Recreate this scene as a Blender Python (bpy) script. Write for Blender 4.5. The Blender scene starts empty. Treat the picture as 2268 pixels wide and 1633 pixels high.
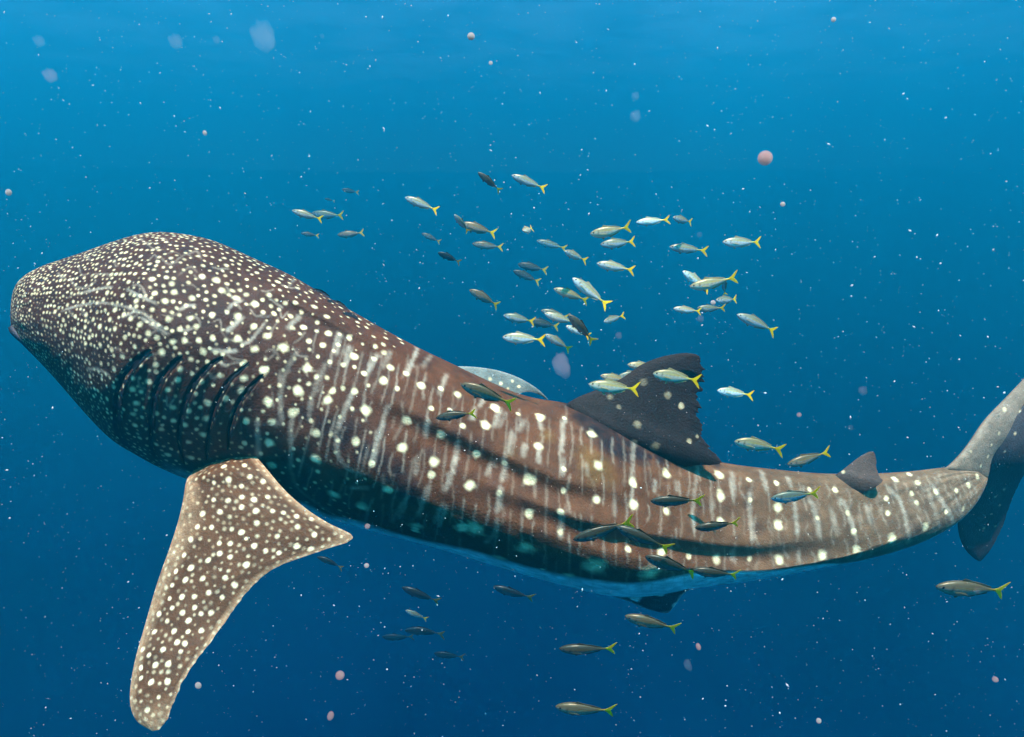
import bpy, bmesh, math, random
import numpy as np
from mathutils import Vector, Matrix, noise

S = bpy.context.scene
random.seed(7)
rng = np.random.default_rng(7)

# ------------------------------------------------------------------ camera, sky, sun, exposure
PITCH = math.radians(12)                  # the camera looks down a little
FOC = 1620.0                              # focal length in units of a 2268 x 1633 picture
cam = bpy.data.cameras.new('camera')
cam_ob = bpy.data.objects.new('camera', cam)
S.collection.objects.link(cam_ob)
cam_ob.rotation_euler = (math.pi / 2 - PITCH, 0, 0)
cam.sensor_width = 36
cam.lens = FOC / 2268 * 36
cam.clip_start = 0.05
cam.clip_end = 1000
S.camera = cam_ob

world = bpy.data.worlds.new('World')
S.world = world
world.use_nodes = True
wn = world.node_tree
sky = wn.nodes.new('ShaderNodeTexSky')
sky.sky_type = 'NISHITA'
sky.sun_disc = False
SUN_EL, SUN_AZ = math.radians(72), math.radians(168)
sky.sun_elevation = SUN_EL
sky.sun_rotation = SUN_AZ
wn.links.new(sky.outputs[0], wn.nodes['Background'].inputs[0])
wn.nodes['Background'].inputs[1].default_value = 0.05

sun = bpy.data.lights.new('sun', 'SUN')
sun.energy = 5.0
sun.angle = math.radians(0.5)
sun.color = (1.0, 0.88, 0.76)
sun_ob = bpy.data.objects.new('sun', sun)
S.collection.objects.link(sun_ob)
sd = Vector((math.sin(SUN_AZ) * math.cos(SUN_EL), math.cos(SUN_AZ) * math.cos(SUN_EL), math.sin(SUN_EL)))
sun_ob.rotation_euler = sd.to_track_quat('Z', 'Y').to_euler()

S.view_settings.view_transform = 'Standard'
S.view_settings.look = 'None'
S.view_settings.gamma = 1
S.view_settings.use_curve_mapping = False
S.view_settings.exposure = 2.4
cy = S.cycles
cy.max_bounces = 8
cy.diffuse_bounces = 3
cy.volume_bounces = 1
cy.transparent_max_bounces = 16
cy.use_denoising = True

# ------------------------------------------------------------------ helpers
ROT = np.array(Matrix.Rotation(math.pi / 2 - PITCH, 3, 'X'))     # camera frame -> world


def cpt(u, v, d):
    """camera-frame point(s) at picture position (u, v) and distance d"""
    u, v, d = np.broadcast_arrays(np.asarray(u, float), np.asarray(v, float), np.asarray(d, float))
    return np.stack([(u - 1134) / FOC * d, -(v - 816.5) / FOC * d, -d], -1)


def to_world(p):
    return np.asarray(p) @ ROT.T


def project(p):
    return np.stack([p[..., 0] / -p[..., 2] * FOC + 1134, -p[..., 1] / -p[..., 2] * FOC + 816.5], -1)


def link(name, me, parent=None):
    o = bpy.data.objects.new(name, me)
    S.collection.objects.link(o)
    if parent:
        o.parent = parent
        o.matrix_parent_inverse = parent.matrix_world.inverted()
    return o


def thing(name, label, cat, loc, group=None):
    o = bpy.data.objects.new(name, None)
    S.collection.objects.link(o)
    o.empty_display_size = 0.1
    o.matrix_world = Matrix.Translation(Vector(loc))
    o['label'] = label
    o['category'] = cat
    if group:
        o['group'] = group
    return o


def mesh_np(name, verts, quads, colors=None, smooth=True):
    me = bpy.data.meshes.new(name)
    v = np.ascontiguousarray(verts, np.float32).reshape(-1, 3)
    q = np.ascontiguousarray(quads, np.int32)
    k = q.shape[1]
    me.vertices.add(len(v))
    me.vertices.foreach_set('co', v.ravel())
    me.loops.add(q.size)
    me.loops.foreach_set('vertex_index', q.ravel())
    me.polygons.add(len(q))
    me.polygons.foreach_set('loop_start', np.arange(0, q.size, k, dtype=np.int32))
    if smooth:
        me.polygons.foreach_set('use_smooth', np.ones(len(q), bool))
    me.update(calc_edges=True)
    if colors is not None:
        a = me.attributes.new('pigment', 'FLOAT_COLOR', 'POINT')
        c = np.ones((len(v), 4), np.float32)
        c[:, :3] = colors.reshape(-1, 3)
        a.data.foreach_set('color', c.ravel())
    return me


def grid_quads(n, m, wrap=True, flip=False):
    i = np.arange(n - 1)[:, None]
    j = np.arange(m if wrap else m - 1)[None, :]
    j2 = (j + 1) % m
    q = np.stack([i * m + j, i * m + j2, (i + 1) * m + j2, (i + 1) * m + j], -1).reshape(-1, 4)
    return q[:, ::-1] if flip else q


def interp(x, xp, fp):
    fp = np.asarray(fp, float)
    if fp.ndim == 1:
        return np.interp(x, xp, fp)
    return np.stack([np.interp(x, xp, fp[:, k]) for k in range(fp.shape[1])], -1)


def catmull(pts, n):
    """n points on a Catmull-Rom curve through pts, spread evenly over the control points"""
    p = np.asarray(pts, float)
    p = np.vstack([2 * p[0] - p[1], p, 2 * p[-1] - p[-2]])
    k = len(p) - 3
    x = np.linspace(0, k, n)
    i = np.minimum(x.astype(int), k - 1)
    t = (x - i)[:, None]
    a, b, c, d = p[i], p[i + 1], p[i + 2], p[i + 3]
    return 0.5 * (2 * b + (c - a) * t + (2 * a - 5 * b + 4 * c - d) * t ** 2 + (3 * b - a - 3 * c + d) * t ** 3)


def smooth1(a, k):
    if k < 1:
        return a
    w = np.exp(-0.5 * (np.arange(-3 * k, 3 * k + 1) / k) ** 2)
    w /= w.sum()
    a2 = np.asarray(a, float)
    one = a2.ndim == 1
    if one:
        a2 = a2[:, None]
    pad = np.vstack([2 * a2[:1] - a2[3 * k:0:-1], a2, 2 * a2[-1:] - a2[-2:-3 * k - 2:-1]])
    r = np.stack([np.convolve(pad[:, c], w, 'valid') for c in range(a2.shape[1])], -1)
    return r[:, 0] if one else r


def noise_grid(n, m, cells_n, cells_m):
    """smooth value noise on an n x m grid, periodic nowhere"""
    g = rng.random((cells_n + 2, cells_m + 2))
    x = np.linspace(0, cells_n, n)
    y = np.linspace(0, cells_m, m)
    xi, yi = np.minimum(x.astype(int), cells_n), np.minimum(y.astype(int), cells_m)
    fx, fy = x - xi, y - yi
    fx = (fx * fx * (3 - 2 * fx))[:, None]
    fy = (fy * fy * (3 - 2 * fy))[None, :]
    a = g[np.ix_(xi, yi)]
    b = g[np.ix_(xi + 1, yi)]
    c = g[np.ix_(xi, yi + 1)]
    d = g[np.ix_(xi + 1, yi + 1)]
    return (a * (1 - fx) + b * fx) * (1 - fy) + (c * (1 - fx) + d * fx) * fy


def new_mat(name):
    m = bpy.data.materials.new(name)
    m.use_nodes = True
    n = m.node_tree
    return m, n, n.nodes['Principled BSDF'], n.nodes['Material Output']


# ------------------------------------------------------------------ materials
def skin_mat():
    m, n, p, out = new_mat('spotted_skin')
    at = n.nodes.new('ShaderNodeAttribute')
    at.attribute_name = 'pigment'
    tc = n.nodes.new('ShaderNodeTexCoord')
    no = n.nodes.new('ShaderNodeTexNoise')
    no.inputs['Scale'].default_value = 9
    no.inputs['Detail'].default_value = 8
    no.inputs['Roughness'].default_value = 0.65
    mr = n.nodes.new('ShaderNodeMapRange')
    mr.inputs['From Min'].default_value = 0.3
    mr.inputs['From Max'].default_value = 0.7
    mr.inputs['To Min'].default_value = 0.72
    mr.inputs['To Max'].default_value = 1.28
    mx = n.nodes.new('ShaderNodeVectorMath')
    mx.operation = 'SCALE'
    n.links.new(tc.outputs['Object'], no.inputs['Vector'])
    n.links.new(no.outputs['Fac'], mr.inputs['Value'])
    n.links.new(at.outputs['Color'], mx.inputs[0])
    n.links.new(mr.outputs[0], mx.inputs['Scale'])
    n.links.new(mx.outputs[0], p.inputs['Base Color'])
    fine = n.nodes.new('ShaderNodeTexNoise')
    fine.inputs['Scale'].default_value = 70
    fine.inputs['Detail'].default_value = 5
    bp = n.nodes.new('ShaderNodeBump')
    bp.inputs['Strength'].default_value = 0.6
    bp.inputs['Distance'].default_value = 0.012
    n.links.new(tc.outputs['Object'], fine.inputs['Vector'])
    n.links.new(fine.outputs['Fac'], bp.inputs['Height'])
    n.links.new(bp.outputs[0], p.inputs['Normal'])
    p.inputs['Roughness'].default_value = 0.55
    p.inputs['Specular IOR Level'].default_value = 0.1
    return m


def fish_mat(name, attr=True, color=(1, 1, 1), rough=0.35, metal=0.25, transl=0.0):
    m, n, p, out = new_mat(name)
    oi = n.nodes.new('ShaderNodeObjectInfo')
    mul = n.nodes.new('ShaderNodeMix')
    mul.data_type = 'RGBA'
    mul.blend_type = 'MULTIPLY'
    mul.inputs['Factor'].default_value = 1
    if attr:
        at = n.nodes.new('ShaderNodeAttribute')
        at.attribute_name = 'pigment'
        n.links.new(at.outputs['Color'], mul.inputs['A'])
    else:
        mul.inputs['A'].default_value = (*color, 1)
    n.links.new(oi.outputs['Color'], mul.inputs['B'])
    n.links.new(mul.outputs['Result'], p.inputs['Base Color'])
    p.inputs['Roughness'].default_value = rough
    p.inputs['Metallic'].default_value = metal
    p.inputs['Specular IOR Level'].default_value = 0.3
    if transl:
        tr = n.nodes.new('ShaderNodeBsdfTranslucent')
        mix = n.nodes.new('ShaderNodeMixShader')
        mix.inputs[0].default_value = transl
        n.links.new(mul.outputs['Result'], tr.inputs['Color'])
        n.links.new(p.outputs[0], mix.inputs[1])
        n.links.new(tr.outputs[0], mix.inputs[2])
        n.links.new(mix.outputs[0], out.inputs['Surface'])
    return m


def flat_mat(name, color, rough=0.6, spec=0.2):
    m, n, p, out = new_mat(name)
    p.inputs['Base Color'].default_value = (*color, 1)
    p.inputs['Roughness'].default_value = rough
    p.inputs['Specular IOR Level'].default_value = spec
    return m


def jelly_mat(name, color, dens):
    """a hazy blob: a small cloud of scattering jelly"""
    m, n, p, out = new_mat(name)
    n.nodes.remove(p)
    v = n.nodes.new('ShaderNodeVolumePrincipled')
    v.inputs['Color'].default_value = (*color, 1)
    v.inputs['Density'].default_value = dens
    n.links.new(v.outputs[0], out.inputs['Volume'])
    return m


def wax_mat(name, color, scale):
    m, n, p, out = new_mat(name)
    p.inputs['Base Color'].default_value = (*color, 1)
    p.inputs['Subsurface Weight'].default_value = 1
    p.inputs['Subsurface Radius'].default_value = (1, .8, .8)
    p.inputs['Subsurface Scale'].default_value = scale
    p.inputs['Specular IOR Level'].default_value = 0
    return m


M_SKIN = skin_mat()
M_GILL = flat_mat('gill_dark', (0.006, 0.005, 0.007))
M_FISH = fish_mat('fish_skin')
M_TAIL = fish_mat('yellow_fin', attr=False, color=(0.95, 0.66, 0.004), rough=0.5, metal=0, transl=0.4)
M_FIN = fish_mat('clear_fin', attr=False, color=(0.5, 0.47, 0.3), rough=0.5, metal=0, transl=0.4)
M_EYE = flat_mat('fish_eye', (0.012, 0.012, 0.014), 0.2)

# ------------------------------------------------------------------ the water: lit haze and an added dark backdrop bowl beyond
bm = bmesh.new()
bmesh.ops.create_cube(bm, size=1)
me = bpy.data.meshes.new('haze')
bm.to_mesh(me)
bm.free()
for vtx in me.vertices:
    vtx.co = (vtx.co.x * 440, vtx.co.y * 440, -18 if vtx.co.z < 0 else 28)
haze = link('haze', me)
haze['kind'] = 'stuff'
m, n, p, out = new_mat('sea_water')
n.nodes.remove(p)
vol = n.nodes.new('ShaderNodeVolumePrincipled')
vol.inputs['Color'].default_value = (0.010, 0.635, 1.0, 1)
vol.inputs['Density'].default_value = 0.029
vol.inputs['Anisotropy'].default_value = 0.72
n.links.new(vol.outputs[0], out.inputs['Volume'])
me.materials.append(m)

N, M = 25, 96
tt = np.linspace(0, math.pi / 2, N)[:, None]
aa = np.linspace(0, 2 * math.pi, M, endpoint=False)[None, :]
bowl = np.stack([210 * np.sin(tt) ** 1.5 * np.cos(aa), 210 * np.sin(tt) ** 1.5 * np.sin(aa),
                 11 - 27 * np.cos(tt) ** .5 + 0 * aa], -1)
me = mesh_np('water', bowl, grid_quads(N, M))  # opaque backdrop bowl, added; kept shallow and dark to dim the view downward
me.materials.append(flat_mat('deep_backdrop', (0.0008, 0.012, 0.04), 1.0, 0.0))
water = link('water', me)
water['kind'] = 'structure'


# sea-level sheet far overhead, added as a gobo: noise patches in it dim the sunlight
N, M = 121, 121
gx, gy = np.meshgrid(np.linspace(-215, 215, N), np.linspace(-215, 215, M), indexing='ij')
surf = np.stack([gx, gy, 26.5 + .25 * np.sin(gx * .31 + 1.3 * np.sin(gy * .17)) * np.cos(gy * .27 + gx * .05)], -1)
me = mesh_np('sea_surface_gobo', surf, grid_quads(N, M, wrap=False))
m, n, p, out = new_mat('surface_gobo')
n.nodes.remove(p)
tp = n.nodes.new('ShaderNodeBsdfTransparent')
gc = n.nodes.new('ShaderNodeTexCoord')
rn = n.nodes.new('ShaderNodeTexNoise')
rn.inputs['Scale'].default_value = 0.085
rn.inputs['Detail'].default_value = 4
rm = n.nodes.new('ShaderNodeMapRange')
rm.inputs['From Min'].default_value = 0.38
rm.inputs['From Max'].default_value = 0.62
rm.inputs['To Min'].default_value = 0.4
rm.inputs['To Max'].default_value = 1.0
n.links.new(gc.outputs['Object'], rn.inputs['Vector'])
n.links.new(rn.outputs['Fac'], rm.inputs['Value'])
n.links.new(rm.outputs[0], tp.inputs['Color'])
n.links.new(tp.outputs[0], out.inputs['Surface'])
me.materials.append(m)
surface = link('sea_surface_gobo', me)
surface['kind'] = 'structure'


# ------------------------------------------------------------------ painted skins (pigment only)
class Skin:
    """a grid of camera-frame points with pigment, marked by picture position"""

    def __init__(self, pos, base, front):
        self.pos = pos
        self.px = project(pos)
        self.col = base.copy()
        self.front = front                      # columns that face the camera
        self.alpha = np.zeros(pos.shape[:2])
        n, m = pos.shape[:2]
        self.wob = 1 + .5 * (noise_grid(n, m, max(2, n // 5), max(2, m // 5)) - .5)
        self.tone = .72 + .45 * noise_grid(n, m, max(2, n // 7), max(2, m // 6))
        self.fpx = np.ascontiguousarray(self.px[:, front], dtype=np.float32)
        self.depth = -pos[..., 2]

    def find(self, u, v):
        d = (self.fpx[..., 0] - u) ** 2 + (self.fpx[..., 1] - v) ** 2
        k = int(d.argmin())
        i, j = divmod(k, self.fpx.shape[1])
        return i, j + self.front.start

    def dab(self, i, j, r, strength=1.0, soft=0.35, win=None):
        """soft-edged mark of radius r metres round vertex (i, j)"""
        n, m = self.alpha.shape
        if win is None:
            i2 = min(i + 1, n - 1)
            i1 = max(i2 - 1, 0)
            di = np.linalg.norm(self.pos[i2, j] - self.pos[i1, j]) + 1e-5
            dj = np.linalg.norm(self.pos[i, (j + 1) % m] - self.pos[i, j]) + 1e-5
            wi, wj = int(min(90, r * 1.6 / di + 2)), int(min(70, r * 1.6 / dj + 2))
        else:
            wi, wj = win
        a, b = max(0, i - wi), min(n, i + wi + 1)
        c, d = max(0, j - wj), min(m, j + wj + 1)
        dist = np.linalg.norm(self.pos[a:b, c:d] - self.pos[i, j], axis=-1) / r * self.wob[a:b, c:d]
        al = np.clip((1 + soft - dist) / (2 * soft), 0, 1)
        al = al * al * (3 - 2 * al) * strength
        self.alpha[a:b, c:d] = np.maximum(self.alpha[a:b, c:d], al)

    def spot(self, u, v, rpx, strength=1.0, soft=0.35):
        i, j = self.find(u, v)
        self.dab(i, j, rpx * self.depth[i, j] / FOC, strength, soft)

    def line(self, pts, wpx, strength=0.5, soft=0.9):
        p = catmull(pts, 60) if len(pts) > 2 else interp(np.linspace(0, 1, 40), [0, 1], pts)
        for k, (u, v) in enumerate(p):
            e = min(k, len(p) - 1 - k) / 6
            i, j = self.find(u, v)
            wob = 0.8 + 0.4 * random.random()
            self.dab(i, j, wpx * wob * self.depth[i, j] / FOC, strength * min(1, 0.3 + e), soft)

    def flush(self, color):
        c = np.asarray(color) * self.tone[..., None]
        self.col += self.alpha[..., None] * (c - self.col)
        self.alpha[:] = 0


def nat(pts, ox, oy, k):
    """zoomed native coordinates -> 2268-wide picture coordinates"""
    f = 2268 / 2500
    return [((ox + x / k) * f, (oy + y / k) * f) for x, y in pts]


SPOT = (0.84, 0.67, 0.38)
BAR = (0.46, 0.37, 0.27)

# ------------------------------------------------------------------ whale shark: body
ST = [  # top outline, bottom outline, centre distance, half depth / half height, level of the widest bulge
    ((23, 688), (23, 700), 4.88, 0.9, .5), ((26, 655), (25, 728), 4.88, 0.9, .5), ((42, 619), (42, 756), 4.88, 0.95, .5),
    ((92, 589), (85, 799), 4.90, 0.98, .5),
    ((170, 564), (130, 848), 4.92, 1.0, .5), ((250, 535), (185, 912), 4.95, 1.0, .5), ((330, 514), (245, 974), 4.98, 1.0, .5),
    ((405, 518), (300, 1007), 5.0, .92, .5), ((480, 535), (350, 1035), 5.03, .88, .5), ((560, 572), (415, 1062), 5.06, .86, .52),
    ((640, 607), (500, 1088), 5.1, .86, .54), ((720, 655), (590, 1108), 5.12, .88, .57), ((790, 695), (680, 1132), 5.15, .92, .60),
    ((860, 735), (770, 1162), 5.18, 1.0, .65), ((930, 772), (860, 1187), 5.2, 1.0, .69), ((1000, 805), (950, 1210), 5.24, 1.0, .72),
    ((1090, 848), (1050, 1240), 5.28, 1.0, .74), ((1170, 880), (1150, 1270), 5.33, 1.0, .76), ((1260, 893), (1250, 1298), 5.38, .98, .78),
    ((1340, 916), (1350, 1322), 5.44, .95, .79), ((1430, 957), (1450, 1322), 5.5, .93, .81), ((1520, 998), (1540, 1304), 5.56, .9, .85),
    ((1600, 1025), (1620, 1293), 5.62, .85, .88), ((1700, 1038), (1720, 1279), 5.70, .8, .93), ((1800, 1048), (1830, 1256), 5.8, .75, .93),
    ((1880, 1050), (1920, 1240), 5.9, .7, .9), ((1960, 1048), (2020, 1211), 6.0, .65, .8), ((2030, 1043), (2090, 1179), 6.1, .6, .7),
    ((2085, 1036), (2135, 1147), 6.2, .5, .6), ((2130, 1035), (2165, 1112), 6.28, .4, .55), ((2165, 1045), (2184, 1075), 6.35, .3, .5),
    ((2180, 1055), (2188, 1060), 6.4, .2, .5)]
top = np.array([s[0] for s in ST], float)
bot = np.array([s[1] for s in ST], float)
x0 = np.arange(len(ST))
xs = np.linspace(0, len(ST) - 1, 4000)
NS = 1180
raw = np.hstack([catmull(top, 4000), catmull(bot, 4000), interp(xs, x0, [s[2:] for s in ST])])
raw[:, :4] = smooth1(raw[:, :4], 40)
raw[:, 4:] = smooth1(raw[:, 4:], 90)
mid = (raw[:, 0:2] + raw[:, 2:4]) / 2
step = np.linalg.norm(np.diff(mid, axis=0), axis=1)
wt = interp(mid[:-1, 0], [0, 500, 800, 2200], [1.9, 1.7, 1.0, 0.9]) * step + 0.05
cum = np.concatenate([[0], np.cumsum(wt)])
cum /= cum[-1]
pick = np.linspace(0, 1, NS)
sta = interp(pick, cum, raw)
s_id = np.interp(pick, cum, xs)              # station number along the body, 0 snout .. 31 tail
Tp, Bp, dc, kb, tm = sta[:, 0:2], sta[:, 2:4], sta[:, 4], sta[:, 5], sta[:, 6]
half = np.linalg.norm(Bp - Tp, axis=1) / 2 * dc / FOC
bdep = half * kb

FU, FL, BK = 210, 130, 80                   # columns: upper front, lower front, far side
a1 = np.linspace(0, math.pi / 2, FU, endpoint=False)
a2 = np.linspace(0, math.pi / 2, FL)
t_up = tm[:, None] * (1 - np.cos(a1))[None]
z_up = bdep[:, None] * (np.sin(a1) ** 0.92)[None]
t_lo = tm[:, None] + (1 - tm)[:, None] * np.sin(a2)[None]
z_lo = bdep[:, None] * np.cos(a2)[None] ** np.interp(s_id, [0, 8, 13, 24, 31], [.85, .9, 1.5, 1.5, .9])[:, None]
ab = np.linspace(math.pi, 2 * math.pi, BK + 2)[1:-1]
t_bk = (0.5 * (1 - np.cos(ab)))[None] + 0 * tm[:, None]
z_bk = 1.1 * bdep[:, None] * np.sin(ab)[None]
tg = np.hstack([t_up, t_lo, t_bk])
zg = np.hstack([z_up, z_lo, z_bk])
MF = FU + FL
MB = MF + BK
fr = slice(0, MF)
gpx = Tp[:, None] + tg[..., None] * (Bp - Tp)[:, None]


def on_body(pts, n=140):
    """(station row, t) of a picture polyline on the undisplaced near side"""
    p = catmull(pts, n)
    f = gpx[:, fr]
    r = []
    for u, v in p:
        k = int(((f[..., 0] - u) ** 2 + (f[..., 1] - v) ** 2).argmin())
        i, j = divmod(k, MF)
        r.append((i, tg[i, j]))
    r = np.array(sorted(r))
    return r[:, 0], r[:, 1]


def ridge(pts, h, wa, wb, trough=0.6, fade=40):
    """long fold of the skin: slow rise on the upper side, sharp fall on the lower side (widths in metres)"""
    i, t = on_body(pts)
    rows = np.arange(NS)
    tr = smooth1(np.interp(rows, i, t), 8)
    env = np.clip((rows - i[0]) / fade, 0, 1) * np.clip((i[-1] - rows) / fade, 0, 1)
    env = env * env * (3 - 2 * env)
    d = (tg[:, fr] - tr[:, None]) * 2 * half[:, None]
    pr = np.where(d < 0, np.exp(-(d / wa) ** 2), np.exp(-(d / wb) ** 2) - trough * np.exp(-((d - 2.0 * wb) / (1.1 * wb)) ** 2)
                  + trough * math.exp(-(2 / 1.1) ** 2) * np.exp(-(d / wb) ** 2))
    return h * env[:, None] * pr


disp = np.zeros((NS, MB))
K1, K2 = (500, 600, 2.3325), (850, 950, 2.668)
mid_line = nat([(60, 190), (420, 270), (700, 400), (900, 500), (1200, 620), (1450, 722)], *K1) + [(1190, 905)]
disp[:, fr] += ridge(mid_line, 0.07, 0.13, 0.05, 0.4, 260)
ridge_a = nat([(560, 560), (640, 650), (900, 815), (1100, 895)], *K1) + \
          nat([(540, 195), (800, 325), (1050, 440), (1300, 540), (1420, 590), (1700, 645), (1850, 690)], *K2) + [(1470, 1140), (1600, 1165)]
disp[:, fr] += ridge(ridge_a, 0.075, 0.18, 0.075, 0.45, 260)
ridge_b = nat([(500, 350), (700, 455), (870, 585), (1100, 685), (1350, 775), (1500, 835)], *K2) + \
          nat([(560, 690), (900, 745), (1200, 785), (1500, 785), (1800, 745), (2268, 675)], 1350, 1050, 2.835) + [(2040, 1150)]
disp[:, fr] += ridge(ridge_b, 0.062, 0.15, 0.06, 0.5, 220)
ridge_c = nat([(160, 412), (430, 552), (660, 692), (1000, 832), (1330, 952), (1480, 1002), (1900, 1102)], *K2) + \
          [(1500, 1252), (1600, 1257), (1700, 1258), (1800, 1250)]
disp[:, fr] += ridge(ridge_c, 0.055, 0.16, 0.045, 0.6, 380)
# shallow folds behind the gills and over the shoulder
for pts, h in ((nat([(600, 560), (640, 760), (640, 950), (560, 1120)], *K1), 0.0),):
    pass
# gill slits cut into the skin
G = (0, 500, 2.3329)
GILLS = [nat(g, *G) for g in (
    [(860, 825), (790, 890), (720, 970), (680, 1060), (665, 1150), (668, 1260), (700, 1340), (740, 1385)],
    [(1040, 860), (980, 920), (920, 1000), (885, 1080), (866, 1180), (858, 1280), (862, 1385), (890, 1440)],
    [(1270, 865), (1200, 915), (1120, 1000), (1070, 1090), (1040, 1180), (1020, 1280), (1020, 1370), (1050, 1470)],
    [(1420, 895), (1310, 1000), (1260, 1080), (1220, 1170), (1195, 1280), (1178, 1390), (1178, 1450)],
    [(1500, 965), (1420, 1050), (1370, 1120), (1335, 1200), (1308, 1290), (1298, 1390)])]
GW = [15, 11, 9, 8, 8]
gill_rows = []
for gpts, gw in zip(GILLS, GW):
    p = catmull(gpts, 160)
    f = gpx[:, fr]
    lo, hi = p.min(0) - 60, p.max(0) + 60
    sel = np.where(((f[..., 0] > lo[0]) & (f[..., 0] < hi[0]) & (f[..., 1] > lo[1]) & (f[..., 1] < hi[1])))
    q = f[sel]
    best = np.full(len(q), 1e9)
    par = np.zeros(len(q))
    side = np.zeros(len(q))
    for k, c in enumerate(p):
        d = np.hypot(q[:, 0] - c[0], q[:, 1] - c[1])
        tng = p[min(k + 1, 159)] - p[max(k - 1, 0)]
        sg = np.sign((q[:, 0] - c[0]) * tng[1] - (q[:, 1] - c[1]) * tng[0])
        b = d < best
        best[b], par[b], side[b] = d[b], k / 159, sg[b]
    wid = gw * (0.25 + 0.75 * np.sin(np.clip(par * 0.93 + 0.05, 0, 1) * math.pi) ** 0.7)
    cut = -0.05 * np.exp(-(best / (wid * 0.55)) ** 2) * np.clip(par * 8, 0, 1)
    # a raised flap in front of the slit, a slow dip behind it
    flap = 0.028 * np.exp(-(best / 26.0) ** 2) * np.where(side > 0, 1.0, -0.35) * np.clip(np.minimum(par, 1 - par) * 6, 0, 1)
    disp[sel] += cut + flap
# slow unevenness of the flesh
disp += 0.03 * (noise_grid(NS, MB, 26, 9) - 0.5) + 0.012 * (noise_grid(NS, MB, 90, 26) - 0.5)
edge = np.clip(np.sin(np.clip((tg - 0.0) / 1.0, 0, 1) * math.pi) * 3, 0, 1)
ends = np.clip(np.minimum(s_id - 0.4, 30.6 - s_id) / 1.5, 0, 1)[:, None]
zz = zg + disp * edge * ends * np.where(np.arange(MB) < MF, 1, -1)[None]
bpos = cpt(gpx[..., 0], gpx[..., 1], dc[:, None] - zz)

# pigment
sid = s_id[:, None]
base = np.stack([np.interp(s_id, [0, 3, 9, 14, 20, 25, 31], c) for c in (
    [.062, .053, .052, .080, .104, .150, .17],
    [.027, .020, .018, .025, .038, .080, .105],
    [.020, .013, .010, .009, .015, .040, .060])], -1)[:, None, :] * np.ones((1, MB, 1))
blotch = noise_grid(NS, MB, 60, 22)
blotch2 = noise_grid(NS, MB, 160, 60)
base *= (0.72 + 0.4 * blotch + 0.22 * blotch2)[..., None]
body = Skin(bpos, base, fr)
# brown-orange stain below the fin
for (u, v, r, s) in ((1318, 1035, 34, .6), (1300, 1010, 22, .45), (1210, 965, 16, .4), (1345, 1060, 22, .35), (1130, 1000, 14, .3)):
    body.spot(u, v, r, s, .8)
body.flush((0.20, 0.095, 0.02))
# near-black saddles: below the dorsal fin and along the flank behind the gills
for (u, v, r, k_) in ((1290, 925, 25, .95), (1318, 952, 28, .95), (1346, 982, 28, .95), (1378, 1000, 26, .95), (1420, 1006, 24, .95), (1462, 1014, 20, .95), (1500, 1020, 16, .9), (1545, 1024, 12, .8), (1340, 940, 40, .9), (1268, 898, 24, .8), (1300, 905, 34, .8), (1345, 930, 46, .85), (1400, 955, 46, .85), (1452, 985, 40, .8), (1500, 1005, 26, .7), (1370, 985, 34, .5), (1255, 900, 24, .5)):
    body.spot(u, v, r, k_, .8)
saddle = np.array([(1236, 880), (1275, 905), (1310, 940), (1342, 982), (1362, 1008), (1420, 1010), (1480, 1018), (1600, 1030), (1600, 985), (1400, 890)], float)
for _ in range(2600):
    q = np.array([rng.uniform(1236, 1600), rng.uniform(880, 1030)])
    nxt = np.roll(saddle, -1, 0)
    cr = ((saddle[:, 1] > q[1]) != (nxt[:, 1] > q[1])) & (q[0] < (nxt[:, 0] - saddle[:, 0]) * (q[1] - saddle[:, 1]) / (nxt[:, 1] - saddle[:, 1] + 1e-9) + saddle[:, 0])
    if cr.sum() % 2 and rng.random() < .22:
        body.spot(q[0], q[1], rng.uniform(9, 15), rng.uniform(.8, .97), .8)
for (u, v), r, k_ in zip(nat([(780, 1100), (900, 1180), (1000, 1225), (690, 1030), (570, 965), (250, 1070), (1090, 1290), (430, 1180), (560, 1330), (700, 1420), (1150, 1400),
                              (1280, 1180), (1420, 1090), (820, 1040), (440, 950), (560, 1100), (330, 1290)], *K1),
                         (26, 28, 24, 24, 18, 26, 26, 16, 24, 26, 30, 16, 16, 20, 12, 12, 18), (.8, .9, .85, .7, .6, .8, .8, .6, .7, .7, .8, .5, .5, .7, .5, .4, .7)):
    body.spot(u, v, r, k_, .9)
for _ in range(240):                       # small uneven dark flecks over the whole back
    i = int(rng.integers(60, NS - 60))
    j = int(rng.integers(0, MF))
    body.dab(i, j, rng.uniform(.015, .06), rng.uniform(.15, .45), .95)
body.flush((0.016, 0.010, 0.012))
# pale underside
belly = [(700, 1146), (771, 1150), (907, 1192), (1050, 1222), (1111, 1241), (1230, 1272), (1349, 1290), (1420, 1293), (1500, 1278),
         (1560, 1268), (1700, 1266), (1790, 1254), (1850, 1247)]
bi, bt = on_body(belly)
tb = smooth1(np.interp(np.arange(NS), bi, bt, left=.97, right=1.0), 8)
tb[s_id < 12.5] = np.maximum(tb[s_id < 12.5], .95)
al = np.clip((tg - tb[:, None] + 0.012) / 0.024, 0, 1)
al[:, MF:] *= np.clip((tg[:, MF:] - .75) * 8, 0, 1)
body.alpha = np.maximum(body.alpha, al * np.clip((s_id - 8) / 3, 0, 1)[:, None])
body.flush((0.80, 0.86, 0.86))

K5, KF = (1700, 850, 2.5125), (1350, 1050, 2.835)
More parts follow.
